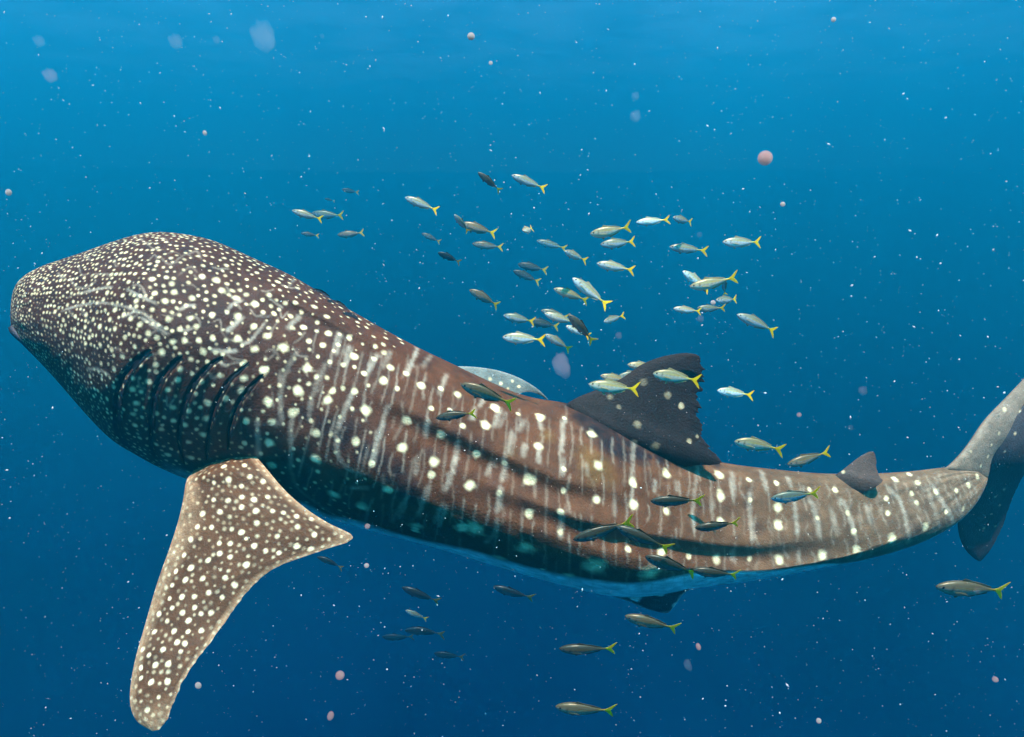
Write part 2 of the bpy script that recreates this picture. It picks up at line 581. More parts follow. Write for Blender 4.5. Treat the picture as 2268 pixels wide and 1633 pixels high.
# bars
bars = [nat(b, *K1) for b in (
    [(440, 1020), (430, 850), (480, 680), (530, 600)], [(490, 1280), (490, 1100), (500, 960)], [(590, 985), (615, 850), (680, 690)],
    [(760, 1050), (800, 930), (850, 820)], [(750, 1060), (755, 1180), (820, 1270), (915, 1300)], [(950, 1250), (990, 1090), (1040, 910)],
    [(1190, 1270), (1210, 1200)], [(1380, 1390), (1410, 1280), (1440, 1110)], [(1720, 1330), (1705, 1230), (1750, 1060)],
    [(1680, 1500), (1690, 1380)], [(300, 1230), (300, 980)], [(490, 1280), (530, 1380), (640, 1470), (780, 1560)], [(830, 1380), (930, 1380)],
    [(750, 620), (770, 500)], [(210, 560), (260, 540), (350, 430)], [(1150, 740), (1220, 560)], [(1240, 690), (1290, 620)],
    [(1100, 1560), (1150, 1430)], [(1330, 1600), (1380, 1480)], [(370, 1010), (420, 1015)], [(470, 470), (540, 400)], [(800, 680), (820, 570)],
    [(930, 720), (985, 620)], [(1010, 700), (1060, 600)], [(1330, 850), (1380, 730)], [(130, 490), (210, 420)], [(40, 600), (190, 605)],
    [(640, 780), (690, 670)], [(1560, 920), (1620, 830)], [(1650, 1030), (1690, 930)])]
bars += [nat(b, *K2) for b in (
    [(440, 560), (440, 450)], [(640, 660), (660, 550)], [(690, 520), (720, 330)], [(1040, 420), (1070, 270)], [(1000, 600), (1030, 480)],
    [(970, 810), (990, 640)], [(1390, 410), (1400, 260), (1410, 180)], [(1400, 560), (1400, 450)], [(1385, 970), (1390, 790)],
    [(1850, 470), (1860, 330)], [(1850, 800), (1850, 480)], [(1735, 830), (1735, 730)], [(490, 740), (515, 640)], [(460, 840), (490, 720)],
    [(890, 1010), (960, 930), (970, 840)], [(180, 410), (215, 250)], [(500, 310), (520, 200)], [(560, 880), (620, 740)], [(800, 200), (830, 120)],
    [(980, 250), (1030, 150)], [(1250, 480), (1240, 400)], [(1140, 440), (1150, 360)], [(280, 870), (370, 720)], [(1260, 260), (1250, 210)],
    [(1560, 560), (1550, 480)], [(900, 560), (930, 480)], [(1110, 270), (1150, 200)])]
bars += [nat(b, *KF) for b in (
    [(975, 700), (970, 560), (1000, 240)], [(1385, 760), (1360, 560), (1365, 420)], [(1250, 460), (1250, 300)], [(1480, 400), (1440, 280)],
    [(1700, 730), (1670, 480)], [(1845, 740), (1800, 540)], [(1970, 730), (1930, 600)], [(700, 430), (710, 350)], [(860, 420), (850, 360)],
    [(1110, 540), (1100, 480)], [(1240, 900), (1240, 830)], [(1700, 900), (1700, 830)])]
bars += [nat(b, *K5) for b in (
    [(345, 1190), (330, 1050), (328, 930)], [(620, 1150), (600, 950)], [(760, 1170), (730, 1000), (690, 930)],
    [(1310, 1190), (1290, 1080), (1250, 940), (1170, 850)], [(1500, 1110), (1450, 950), (1400, 830)], [(870, 1150), (830, 980)],
    [(970, 1130), (920, 980), (880, 930)], [(1580, 1080), (1520, 960), (1440, 830)], [(1070, 1080), (1040, 960)], [(230, 880), (220, 760)],
    [(430, 880), (400, 760)], [(1640, 1030), (1590, 930)], [(580, 850), (560, 790)])]
for b in bars:
    body.line(b, 4.8 if b[0][0] > 560 else 3.2, random.uniform(.26, .55))
body.flush(BAR)
# faint streaks across the flank between the bold bars, and winding lines over the head
for s in np.arange(11.6, 29.4, .27):      # thin even bars, each broken into a few strokes
    i = int(np.argmin(abs(s_id - s)))
    t0 = rng.uniform(.08, .16)
    while t0 < .95:
        t1 = t0 + rng.uniform(.10, .30)
        a_ = gpx[i, 0] + t0 * (Bp[i] - Tp[i])
        b_ = gpx[i, 0] + min(t1, .97) * (Bp[i] - Tp[i])
        sway = rng.normal() * 3.5
        body.line([a_, (a_ + b_) / 2 + np.array([sway, 0]), b_ + np.array([rng.normal() * 3, 0])], rng.uniform(1.9, 3.0), rng.uniform(.14, .34), .95)
        t0 = t1 + rng.uniform(.03, .14)
for _ in range(50):
    i = int(rng.integers(np.argmin(abs(s_id - 10)), np.argmin(abs(s_id - 27))))
    j0 = int(rng.integers(25, FU + 60))
    u, v = body.px[i, j0]
    ax = Bp[i] - Tp[i]
    ax = ax / np.linalg.norm(ax)
    ln = rng.uniform(18, 60)
    body.line([(u, v), (u + ax[0] * ln * .5 + rng.normal() * 2, v + ax[1] * ln * .5), (u + ax[0] * ln + rng.normal() * 4, v + ax[1] * ln)], rng.uniform(1.8, 3.6), rng.uniform(.10, .26), .95)
worms = [nat(w_, *G) for w_ in ([(350, 605), (450, 575), (580, 560), (700, 578), (780, 602)], [(720, 480), (800, 520), (890, 565)], [(690, 640), (790, 610), (880, 670), (930, 700)],
                                [(800, 640), (880, 690), (960, 740)], [(1290, 720), (1330, 680), (1390, 640)], [(1290, 620), (1320, 570), (1380, 545)], [(1020, 600), (1060, 580), (1110, 570)],
                                [(500, 935), (560, 940), (620, 970)], [(1200, 825), (1280, 835), (1350, 830)], [(1230, 890), (1290, 920)], [(440, 510), (560, 480), (640, 470)])]
for w_ in worms:
    body.line(w_, 3.0, .6)
for _ in range(60):
    i = int(rng.integers(np.argmin(abs(s_id - 3.5)), np.argmin(abs(s_id - 11))))
    j0 = int(rng.integers(40, FU + 40))
    u, v = body.px[i, j0]
    dn = Tp[min(i + 12, NS - 1)] + Bp[min(i + 12, NS - 1)] - Tp[i] - Bp[i]
    dn = dn / np.linalg.norm(dn)
    ax = np.array([-dn[1], dn[0]])
    ln, cv = rng.uniform(16, 46), rng.normal() * 9
    sl = rng.normal() * .5
    dn = dn * math.cos(sl) + ax * math.sin(sl)
    body.line([(u, v), (u + dn[0] * ln * .5 + ax[0] * cv, v + dn[1] * ln * .5 + ax[1] * cv), (u + dn[0] * ln, v + dn[1] * ln)], rng.uniform(1.6, 2.6), rng.uniform(.15, .4), .95)
body.flush(BAR)

big = nat([(450, 582), (855, 630), (585, 697), (530, 825), (700, 878), (1055, 690), (1018, 768), (1230, 797), (1440, 845), (918, 940), (1150, 990),
           (1345, 1080), (1127, 1150), (635, 1070), (625, 1215), (505, 950), (358, 892), (370, 1120), (385, 1255), (340, 705), (1305, 1235),
           (1508, 1365), (1650, 920), (1595, 1025), (1545, 1185), (1845, 1330), (1845, 1520), (740, 1415), (895, 1490), (1045, 1390),
           (1200, 1610), (1460, 1600), (862, 1120)], *K1)
big += nat([(1250, 185), (352, 382), (1240, 375), (1590, 293), (792, 630), (1628, 500), (1620, 718), (1855, 615), (1855, 755), (2070, 550),
            (2070, 797), (1200, 588), (1180, 805), (955, 120), (2040, 1065), (440, 925), (740, 915), (1155, 1040), (1605, 1160), (1960, 1205)], *K2)
big += nat([(1152, 305), (1160, 457), (1160, 635), (1557, 540), (1558, 655), (1565, 890), (1858, 870), (1130, 895)], *KF)
big += nat([(983, 1235), (1198, 1172), (1405, 1100)], *K5)
med = nat([(40, 395), (190, 400), (395, 387), (280, 460), (355, 517), (190, 530), (45, 525), (285, 590), (290, 335), (180, 300), (95, 260),
           (515, 325), (628, 348), (695, 402), (560, 465), (700, 500), (825, 528), (670, 567), (590, 545), (910, 728), (725, 830), (1095, 815),
           (1345, 815), (1290, 925), (1395, 935), (235, 1000), (225, 1125), (215, 675), (85, 740), (222, 757), (210, 830), (120, 870),
           (385, 1005), (850, 830), (965, 645), (760, 565), (1145, 730), (790, 680), (490, 400)], *K1)
med += nat([(1105, 160), (745, 240), (1405, 523), (1405, 665), (1020, 480), (1388, 805), (1888, 232), (2180, 115), (2228, 330), (985, 680),
            (1385, 930), (2225, 1095), (1820, 1040), (990, 1100), (1265, 1175), (1440, 1215), (1405, 190), (545, 560), (155, 490)], *K2)
med += nat([(75, 270), (1358, 343), (1365, 485), (1545, 368), (1775, 410), (1948, 415), (1830, 610), (2038, 575), (2100, 825), (1360, 890),
            (935, 880), (520, 825), (2085, 700)], *KF)
med += nat([(1165, 925), (1172, 1010), (1322, 890), (1353, 950), (1215, 805), (1467, 885), (1532, 1005), (1597, 873), (1672, 837), (1640, 985),
            (1725, 787), (975, 1120), (1360, 825), (1310, 775)], *K5)
for u, v in big:
    body.spot(u, v, random.uniform(8.2, 10.2), 1.0, .55)
for u, v in med:
    body.spot(u, v, random.uniform(5.0, 7.2), random.uniform(.75, 1), .4)
for (u, v, r) in ((922, 1165, 15), (1025, 1170, 17), (1052, 1173, 20), (1162, 1216, 20), (1315, 1256, 24), (1438, 1272, 22), (1108, 1236, 14), (1258, 1274, 14), (740, 1096, 14), (803, 1122, 15)):
    body.spot(u, v, r * .85, .8, .95)
# every spot of the head that can be told apart
head = nat([(735, 440), (865, 425), (980, 452), (990, 500), (1150, 410), (1235, 430), (880, 505), (940, 548), (1090, 533), (775, 548), (870, 597),
            (700, 515), (705, 625), (600, 600), (960, 655), (1085, 645), (1205, 628), (1355, 632), (1265, 490), (1345, 533), (1450, 568),
            (795, 680), (570, 695), (655, 710), (710, 752), (485, 697), (490, 630), (430, 635), (1025, 710), (1120, 695), (890, 757), (845, 735),
            (1055, 775), (1210, 762), (1355, 765), (1445, 695), (1525, 750), (770, 808), (635, 828), (1155, 835), (920, 838), (980, 780),
            (1135, 772), (1450, 825), (1610, 815), (485, 795), (570, 800), (510, 755), (410, 795), (700, 868), (650, 940), (575, 908), (510, 903),
            (1085, 880), (1025, 937), (885, 912), (800, 910), (755, 990), (580, 997), (510, 978), (850, 1005), (1012, 1002), (955, 1055),
            (1145, 1010), (1255, 970), (1390, 905), (1390, 990), (1500, 940), (1370, 1060), (1185, 1130), (1075, 1175), (985, 1155),
            (1285, 1105), (755, 1050), (803, 1068), (775, 1130), (755, 1195), (770, 1255), (887, 1190), (990, 1235), (1050, 1255), (1160, 1310),
            (1075, 1355), (920, 1280), (890, 1365), (955, 1425), (1085, 1440), (1525, 1125), (1535, 1350), (1400, 1230), (1325, 1195),
            (1180, 1220), (1545, 1240), (650, 1040), (610, 1105), (535, 1090), (795, 1330), (800, 1395), (360, 655), (265, 695), (315, 745),
            (360, 790), (240, 740), (315, 610), (385, 570), (475, 555), (590, 540), (620, 450), (610, 500), (490, 460), (530, 655), (625, 655),
            (745, 650), (655, 600)], *G)
for u, v in head:
    r = np.interp(u, [0, 120, 250, 420, 650], [2.6, 3.4, 4.8, 6.0, 6.8])
    body.spot(u, v, r * random.uniform(.85, 1.15), random.uniform(.8, 1), .7)

# the fine dots that fill the head and shoulder, spaced in true distance over the skin
lim_s = 13.5
rows = np.where((s_id > 0.6) & (s_id < lim_s))[0]
cell = {}
pts_all = bpos
for (u, v), rr in [(q, .028) for q in head] + [(q, .040) for q in big + med]:
    i, j = body.find(u, v)
    q = bpos[i, j]
    cell.setdefault(tuple((q / .1).astype(int)), []).append((q, rr))


def free(q, r):
    k = (q / .1).astype(int)
    for a in (-1, 0, 1):
        for b in (-1, 0, 1):
            for c in (-1, 0, 1):
                for p_, r_ in cell.get((k[0] + a, k[1] + b, k[2] + c), ()):
                    if (p_[0] - q[0]) ** 2 + (p_[1] - q[1]) ** 2 + (p_[2] - q[2]) ** 2 < max(r, r_) ** 2:
                        return False
    cell.setdefault(tuple(k), []).append((q, r))
    return True




def dot(i, j, row):
    s = s_id[i]
    far_top = tg[i, j] < .22
    keep = np.interp(s, [0, 7, 9.5, 13.5], [1, 1, .5, .10]) if not far_top else np.interp(s, [0, 11, 13.5], [1, .9, .2])
    if rng.random() > keep:
        return
    gap = np.interp(s, [0, 2, 5, 9, 13.5], [.021, .025, .034, .048, .070])
    if far_top or j >= MF:
        gap *= 1.1
    if free(bpos[i, j], gap * .86):
        r = np.interp(s, [0, 2, 5, 9, 13.5], [.0066, .0075, .0088, .0105, .012]) * (rng.uniform(.85, 1.2) if row % 2 else rng.uniform(.55, .85))
        body.dab(i, j, r * (1.15 if far_top else 1), rng.uniform(.6, .95) if row % 2 or far_top else rng.uniform(.3, .65), .6)


# dots run in long rows from the snout back, bright rows and dim rows by turns
i5 = int(np.argmin(abs(s_id - 5)))
arc = np.concatenate([[0], np.cumsum(np.linalg.norm(np.diff(bpos[i5], axis=0), axis=1))])
nrow = int(arc[-1] / .034)
for row in range(nrow):
    j0 = np.interp((row + .5) * arc[-1] / nrow, arc, np.arange(MB))
    i = rows[0] + rng.integers(0, 6)
    wav = rng.uniform(0, 6.28)
    while i < rows[-1]:
        j = int(round(j0 + 2.0 * math.sin(i / 60 + wav) + rng.normal() * 1.0)) % MB
        dot(int(i), j, row)
        g_ = np.interp(s_id[int(i)], [0, 2, 5, 9, 13.5], [.021, .025, .034, .048, .070])
        st_ = np.linalg.norm(bpos[min(int(i) + 1, NS - 1), j] - bpos[int(i), j]) + 1e-4
        i += max(1.0, g_ / st_ * rng.uniform(.85, 1.2))
for _ in range(6000):
    dot(int(rows[rng.integers(len(rows))]), int(rng.integers(0, MB)), int(rng.integers(0, 2)))
# far flank: sparse rows of large spots
for s in np.arange(9, 29, .8):
    i = int(np.argmin(abs(s_id - s)))
    for k in range(3):
        j = MF + int((k + .3 + .5 * random.random()) / 3 * BK * .75) + 6
        body.dab(i, min(j, MB - 2), .03, .9, .4)
body.flush(SPOT)

# closed ends
verts = to_world(bpos)
me = mesh_np('whale_shark_body', verts, grid_quads(NS, MB), body.col)
shark_base = to_world(cpt(1150, 1290, 5.4))
shark = thing('whale_shark', 'huge brown whale shark covered in pale spots swimming left', 'whale shark', shark_base)
me.materials.append(M_SKIN)
bm = bmesh.new()
bm.from_mesh(me)
bm.verts.ensure_lookup_table()
for r0 in (0, NS - 1):
    bm.faces.new([bm.verts[r0 * MB + j] for j in range(MB)])
bmesh.ops.recalc_face_normals(bm, faces=bm.faces)
bm.to_mesh(me)
bm.free()
link('body', me, shark)


# gill slits: a dark leaf laid along each, its colour standing in for the shade inside
def gill(pts, wpx, lift):
    p = catmull(pts, 30)
    vs = []
    for k, (u, v) in enumerate(p):
        a = k / 29
        tng = p[min(k + 1, 29)] - p[max(k - 1, 0)]
        nn = np.array([-tng[1], tng[0]]) / (np.linalg.norm(tng) + 1e-9)
        w_ = wpx * 0.42 * math.sin(math.pi * min(1, a * .95 + .04)) ** .6
        i, j = body.find(u, v)
        d0 = body.depth[i, j]
        for sg in (-1, 0, 1):
            i2, j2 = body.find(u + nn[0] * w_ * sg, v + nn[1] * w_ * sg)
            d_ = body.depth[i2, j2] - lift + (0.006 if sg == 0 else 0)
            vs.append(cpt(u + nn[0] * w_ * sg, v + nn[1] * w_ * sg, d_))
    me = mesh_np('gill_slit', to_world(np.array(vs).reshape(30, 3, 3)), grid_quads(30, 3, wrap=False))
    me.materials.append(M_GILL)
    return link('gill_slit', me, shark)


for gpts, gw in zip(GILLS, GW):
    gill(gpts, gw * 1.5, 0.012)
for gpts, gw in ((nat([(350, 1232), (440, 1262), (520, 1312)], 680, 400, 4.082), 8), (nat([(495, 1350), (610, 1375), (705, 1442)], 680, 400, 4.082), 10),
                 (nat([(650, 1474), (740, 1492), (810, 1542)], 680, 400, 4.082), 9)):
    gill([(u - 2, v + 3) for u, v in gpts], gw, 0.008)


# ------------------------------------------------------------------ fins
def fin(name, st, thick, base_col, n=200, m=120, jag=0.0, root_flare=0.0, spots=(), bars_=(), rs=6, fill_gap=None, fill_r=.012,
        edge_col=None, spot_col=SPOT, sm=4, span_min=.25, jn=60, rim=.06, gray=None):
    """lens-section fin from (leading, trailing, distance at leading, distance at trailing) stations"""
    L = catmull([s[0] for s in st], n)
    T = catmull([s[1] for s in st], n)
    D = catmull([(s[2], s[3]) for s in st], n)
    L, T, D = smooth1(L, sm), smooth1(T, sm), smooth1(D, sm)
    sp = np.linspace(0, 1, n)
    T0 = T.copy()
    if jag:
        jn1 = noise_grid(n, 2, jn, 1)[:, 0]
        jn2 = noise_grid(n, 2, jn * 3, 1)[:, 0]
        k = jag * np.clip(sp * 5 - .5, 0, 1) * (np.abs(jn1 - .5) * 2 + .5 * jn2)
        ch = np.linalg.norm(T - L, axis=1)
        k = k * np.minimum(1, 60 / np.maximum(ch, 1)) if ch.max() > 0 else k
        T = T + (L - T) * k[:, None]
    c = 0.5 * (1 - np.cos(np.linspace(0, math.pi, m)))
    prof = c ** .5 * (1 - c) ** .9
    prof /= prof.max()
    scale = thick * (span_min + (1 - span_min) * (1 - sp) ** 1.0) + root_flare * np.exp(-(sp / .12) ** 2)
    scale *= np.clip((1 - sp) * 12, 0, 1) ** .5
    th = scale[:, None] * prof[None] / 2
    px = L[:, None] + c[None, :, None] * (T0 - L)[:, None] + (c ** 9)[None, :, None] * (T - T0)[:, None]
    dd = D[:, :1] + c[None] * (D[:, 1:] - D[:, :1])
    f = cpt(px[..., 0], px[..., 1], dd - th)
    bk = cpt(px[..., 0], px[..., 1], dd + th)
    pos = np.concatenate([f, bk[:, ::-1][:, 1:-1]], 1)
    mm = pos.shape[1]
    bcol = np.asarray(base_col, float)
    if bcol.ndim == 2:                      # root colour -> tip colour
        bcol = (bcol[0] + (bcol[1] - bcol[0]) * np.clip(sp * 2.5, 0, 1)[:, None])[:, None]
    else:
        bcol = bcol[None, None]
    bc = bcol * (0.75 + .5 * noise_grid(n, mm, 24, 20) * .6 + .3 * noise_grid(n, mm, 70, 60))[..., None]
    sk = Skin(pos, bc, slice(0, m))
    if edge_col is not None:
        w_ = np.clip(1 - c / rim, 0, 1) + np.clip(1 - (1 - c) / (rim * .8), 0, 1)
        w_ = np.concatenate([w_, w_[::-1][1:-1]])[None] * np.ones((n, 1))
        w_ = np.maximum(w_, np.clip((sp - .82) / .18, 0, 1)[:, None] * .8)
        sk.alpha = np.clip(w_ * (0.7 + .6 * noise_grid(n, mm, 40, 30)), 0, 1) * .8
        sk.flush(edge_col)
    for b in bars_:
        sk.line(b, 3.2, .5)
    sk.flush(BAR)
    for s in spots:
        sk.spot(s[0], s[1], s[2] if len(s) > 2 else rs * random.uniform(.8, 1.15), s[3] if len(s) > 3 else 1.0, .42)
    if fill_gap:
        used = [sk.pos[sk.find(s[0], s[1])] for s in spots]
        for _ in range(6000):
            i, j = int(rng.integers(4, n - 4)), int(rng.integers(3, m - 3))
            q = pos[i, j]
            if not used or np.min(np.linalg.norm(np.array(used) - q, axis=1)) > fill_gap:
                used.append(q)
                sk.dab(i, j, fill_r * rng.uniform(.7, 1.25), rng.uniform(.2, .6), .6)
    sk.flush(spot_col)
    # the far face carries the same marks
    sk.col[:, m:] = sk.col[:, 1:m - 1][:, ::-1]
    me = mesh_np(name, to_world(pos), grid_quads(n, mm), sk.col)
    bm = bmesh.new()
    bm.from_mesh(me)
    bm.verts.ensure_lookup_table()
    for r0 in (0, n - 1):
        bm.faces.new([bm.verts[r0 * mm + j] for j in range(mm)])
    bmesh.ops.recalc_face_normals(bm, faces=bm.faces)
    bm.to_mesh(me)
    bm.free()
    me.materials.append(M_SKIN)
    return link(name, me, shark)


K3 = (250, 1050, 2.1773)
pec_spots = nat([(645, 195), (755, 185), (595, 280), (740, 300), (855, 275), (670, 265), (785, 250), (590, 370), (670, 375), (740, 355), (810, 370),
                 (880, 355), (740, 410), (535, 445), (625, 435), (815, 430), (905, 430), (505, 515), (580, 515), (685, 530), (820, 497),
                 (735, 545), (1030, 460), (1110, 475), (965, 440), (470, 580), (620, 605), (765, 580), (930, 565), (1035, 515), (1125, 557),
                 (435, 660), (680, 605), (560, 695), (625, 655), (680, 675), (390, 750), (765, 718), (470, 735), (535, 790), (655, 785),
                 (440, 800), (370, 825), (805, 620), (870, 640), (940, 655), (1035, 620), (1110, 630), (355, 895), (425, 885), (490, 885),
                 (565, 865), (640, 890), (705, 825), (370, 945), (300, 980), (425, 975), (525, 980), (575, 970), (490, 940), (345, 1015),
                 (460, 1015), (275, 1075), (380, 1070), (455, 1070), (525, 1065), (325, 1165), (215, 1165), (415, 1175), (395, 1130), (250, 1200),
                 (205, 1265), (280, 1250), (350, 1245), (260, 1340), (345, 1335), (240, 1490), (205, 1320), (300, 1420), (440, 1140)], *K3)
bright = {(645, 195), (755, 185)}
pec = [((440, 1030), (532, 975), 5.0, 4.95), ((418, 1056), (568, 1012), 4.64, 4.58), ((411, 1072), (640, 1095), 4.56, 4.48),
       ((405, 1110), (715, 1152), 4.48, 4.40), ((393, 1160), (786, 1191), 4.42, 4.37), ((375, 1215), (712, 1221), 4.36, 4.33),
       ((352, 1280), (615, 1256), 4.29, 4.28), ((335, 1335), (552, 1308), 4.23, 4.23), ((318, 1395), (505, 1372), 4.16, 4.16),
       ((302, 1450), (462, 1430), 4.06, 4.07), ((290, 1510), (418, 1490), 3.98, 3.98), ((288, 1560), (390, 1545), 3.92, 3.92),
       ((303, 1598), (374, 1590), 3.88, 3.88), ((338, 1620), (352, 1617), 3.86, 3.86)]
fin('pectoral_fin', pec, .16, (.092, .036, .015), n=330, m=200, jag=.05, root_flare=.10, spots=pec_spots, rs=5.6, fill_gap=.036, fill_r=.009,
    edge_col=(.50, .28, .15), span_min=.2, jn=40, rim=.15, spot_col=(.86, .66, .40))

far_pec = [((985, 812), (1040, 905), 5.75, 5.75), ((1040, 812), (1075, 900), 5.8, 5.8), ((1090, 818), (1120, 888), 5.85, 5.85),
           ((1130, 829), (1150, 872), 5.9, 5.9), ((1165, 845), (1172, 868), 5.95, 5.95), ((1195, 865), (1196, 875), 6.0, 6.0),
           ((1213, 884), (1211, 886), 6.05, 6.05)]
fin('pectoral_fin', far_pec, .05, (.15, .16, .14), n=110, m=70, spots=[(1085, 840), (1110, 850), (1135, 845), (1075, 862), (1105, 870), (1150, 856), (1060, 850),
    (1125, 862)], rs=3.4, edge_col=(.24, .25, .22))

KD = (1050, 850, 2.668)
dor = [((1215, 950), (1490, 1060), 5.5, 5.5), ((1245, 905), (1520, 1034), 5.28, 5.28), ((1272, 884), (1599, 1029), 5.25, 5.27),
       ((1310, 868), (1582, 1000), 5.28, 5.30), ((1350, 853), (1563, 968), 5.30, 5.33), ((1385, 833), (1555, 925), 5.33, 5.36),
       ((1415, 811), (1559, 885), 5.36, 5.38), ((1448, 796), (1565, 850), 5.38, 5.40), ((1485, 786), (1563, 822), 5.40, 5.41),
       ((1520, 782), (1558, 800), 5.41, 5.42), ((1542, 785), (1551, 791), 5.42, 5.42)]
d_spots = [(*q, r, s) for q, r, s in zip(nat([(1640, 380), (1690, 605), (1550, 310), (1355, 495), (1060, 560), (1330, 615), (1230, 385), (1470, 640),
                                              (1740, 575), (1385, 220), (1170, 320)], *KD),
                                         (7, 6, 8, 8, 9, 7, 5, 9, 4, 8, 6), (.4, .4, .22, .2, .5, .16, .2, .14, .2, .14, .16))]
d_bars = [nat(b, *KD) for b in ([(1190, 640), (1215, 450)], [(1300, 660), (1350, 520)], [(880, 640), (870, 440)], [(1480, 640), (1520, 500)])]
fin('dorsal_fin', dor, .13, (.011, .006, .005), n=320, m=150, jag=.26, root_flare=.22, spots=d_spots, bars_=[], jn=34, edge_col=(.03, .016, .014), rim=.03)

d2 = [((1810, 1080), (1890, 1112), 5.95, 5.88), ((1838, 1060), (1912, 1094), 5.84, 5.74), ((1858, 1047), (1957, 1070), 5.80, 5.70),
      ((1880, 1030), (1948, 1054), 5.81, 5.78), ((1902, 1013), (1943, 1035), 5.84, 5.84), ((1922, 1002), (1941, 1016), 5.87, 5.87), ((1934, 1000), (1938, 1006), 5.88, 5.88)]
fin('second_dorsal_fin', d2, .07, (.062, .038, .028), n=120, m=80, jag=.06, root_flare=.09, spots=[(1868, 1046, 4, .5)], jn=16)

caudal_up = [((2040, 1055), (2150, 1112), 6.5, 6.5), ((2085, 1041), (2186, 1064), 6.22, 6.48), ((2112, 1020), (2196, 1020), 6.26, 6.44),
             ((2142, 985), (2212, 992), 6.34, 6.44), ((2178, 932), (2240, 962), 6.42, 6.46), ((2228, 880), (2284, 920), 6.5, 6.54), ((2268, 838), (2325, 875), 6.58, 6.62),
             ((2330, 772), (2372, 806), 6.7, 6.74), ((2385, 720), (2392, 732), 6.82, 6.84)]
cs = [(2225, 908, 4, .8), (2213, 960, 4, .5), (2196, 985, 3, .5), (2188, 1012, 4, .7), (2172, 1032, 3.5, .8), (2150, 1000, 3, .4)]
fin('caudal_fin', caudal_up, .19, ((.18, .116, .069), (.20, .145, .10)), n=180, m=120, spots=cs, span_min=.35)
caudal_low = [((2370, 760), (2420, 760), 6.55, 6.6), ((2300, 850), (2380, 860), 6.5, 6.56), ((2250, 920), (2340, 930), 6.47, 6.54), ((2205, 975), (2305, 985), 6.45, 6.52),
              ((2176, 1015), (2282, 1028), 6.5, 6.58), ((2150, 1065), (2262, 1064), 6.62, 6.7), ((2122, 1140), (2240, 1112), 6.82, 6.84),
              ((2124, 1185), (2222, 1165), 6.97, 6.99), ((2136, 1215), (2200, 1210), 7.06, 7.08), ((2156, 1236), (2180, 1236), 7.13, 7.14), ((2168, 1243), (2172, 1243), 7.16, 7.16)]
fin('caudal_fin', caudal_low, .07, (.045, .038, .04), n=200, m=90, spots=[(2196, 1140, 3, .5), (2215, 1120, 3, .4), (2180, 1170, 3, .4), (2205, 1165, 2.5, .4),  # dark base colour holds the shade of the tail fin's down-facing side
    (2225, 1085, 3, .4), (2248, 960, 3.5, .6), (2225, 1000, 3, .4), (2250, 905, 4, .5), (2205, 1100, 3, .3)], jag=.03, span_min=.5)

lip = [((18, 726), (34, 716), 4.84, 4.84), ((22, 738), (48, 734), 4.82, 4.82), ((34, 750), (66, 754), 4.82, 4.82), ((50, 764), (80, 774), 4.83, 4.83), ((72, 786), (92, 792), 4.85, 4.85)]
fin('lower_lip', lip, .10, (.05, .045, .055), n=60, m=50, spots=[], span_min=.8)

pelv = [((1300, 1285), (1560, 1265), 5.45, 5.45), ((1335, 1312), (1535, 1300), 5.46, 5.46), ((1385, 1330), (1512, 1318), 5.5, 5.5),
        ((1420, 1345), (1500, 1336), 5.53, 5.53), ((1450, 1354), (1488, 1350), 5.55, 5.55), ((1470, 1359), (1480, 1358), 5.56, 5.56)]
fin('pelvic_fin', pelv, .12, (.03, .03, .036), n=110, m=110, spots=[(1408, 1325, 11, .9), (1462, 1312, 11, .9), (1495, 1340, 7, .6)], edge_col=(.4, .42, .42), rim=.08,
    spot_col=(.6, .62, .6), jag=.02)

# ------------------------------------------------------------------ small fish
FN, FM = 34, 20


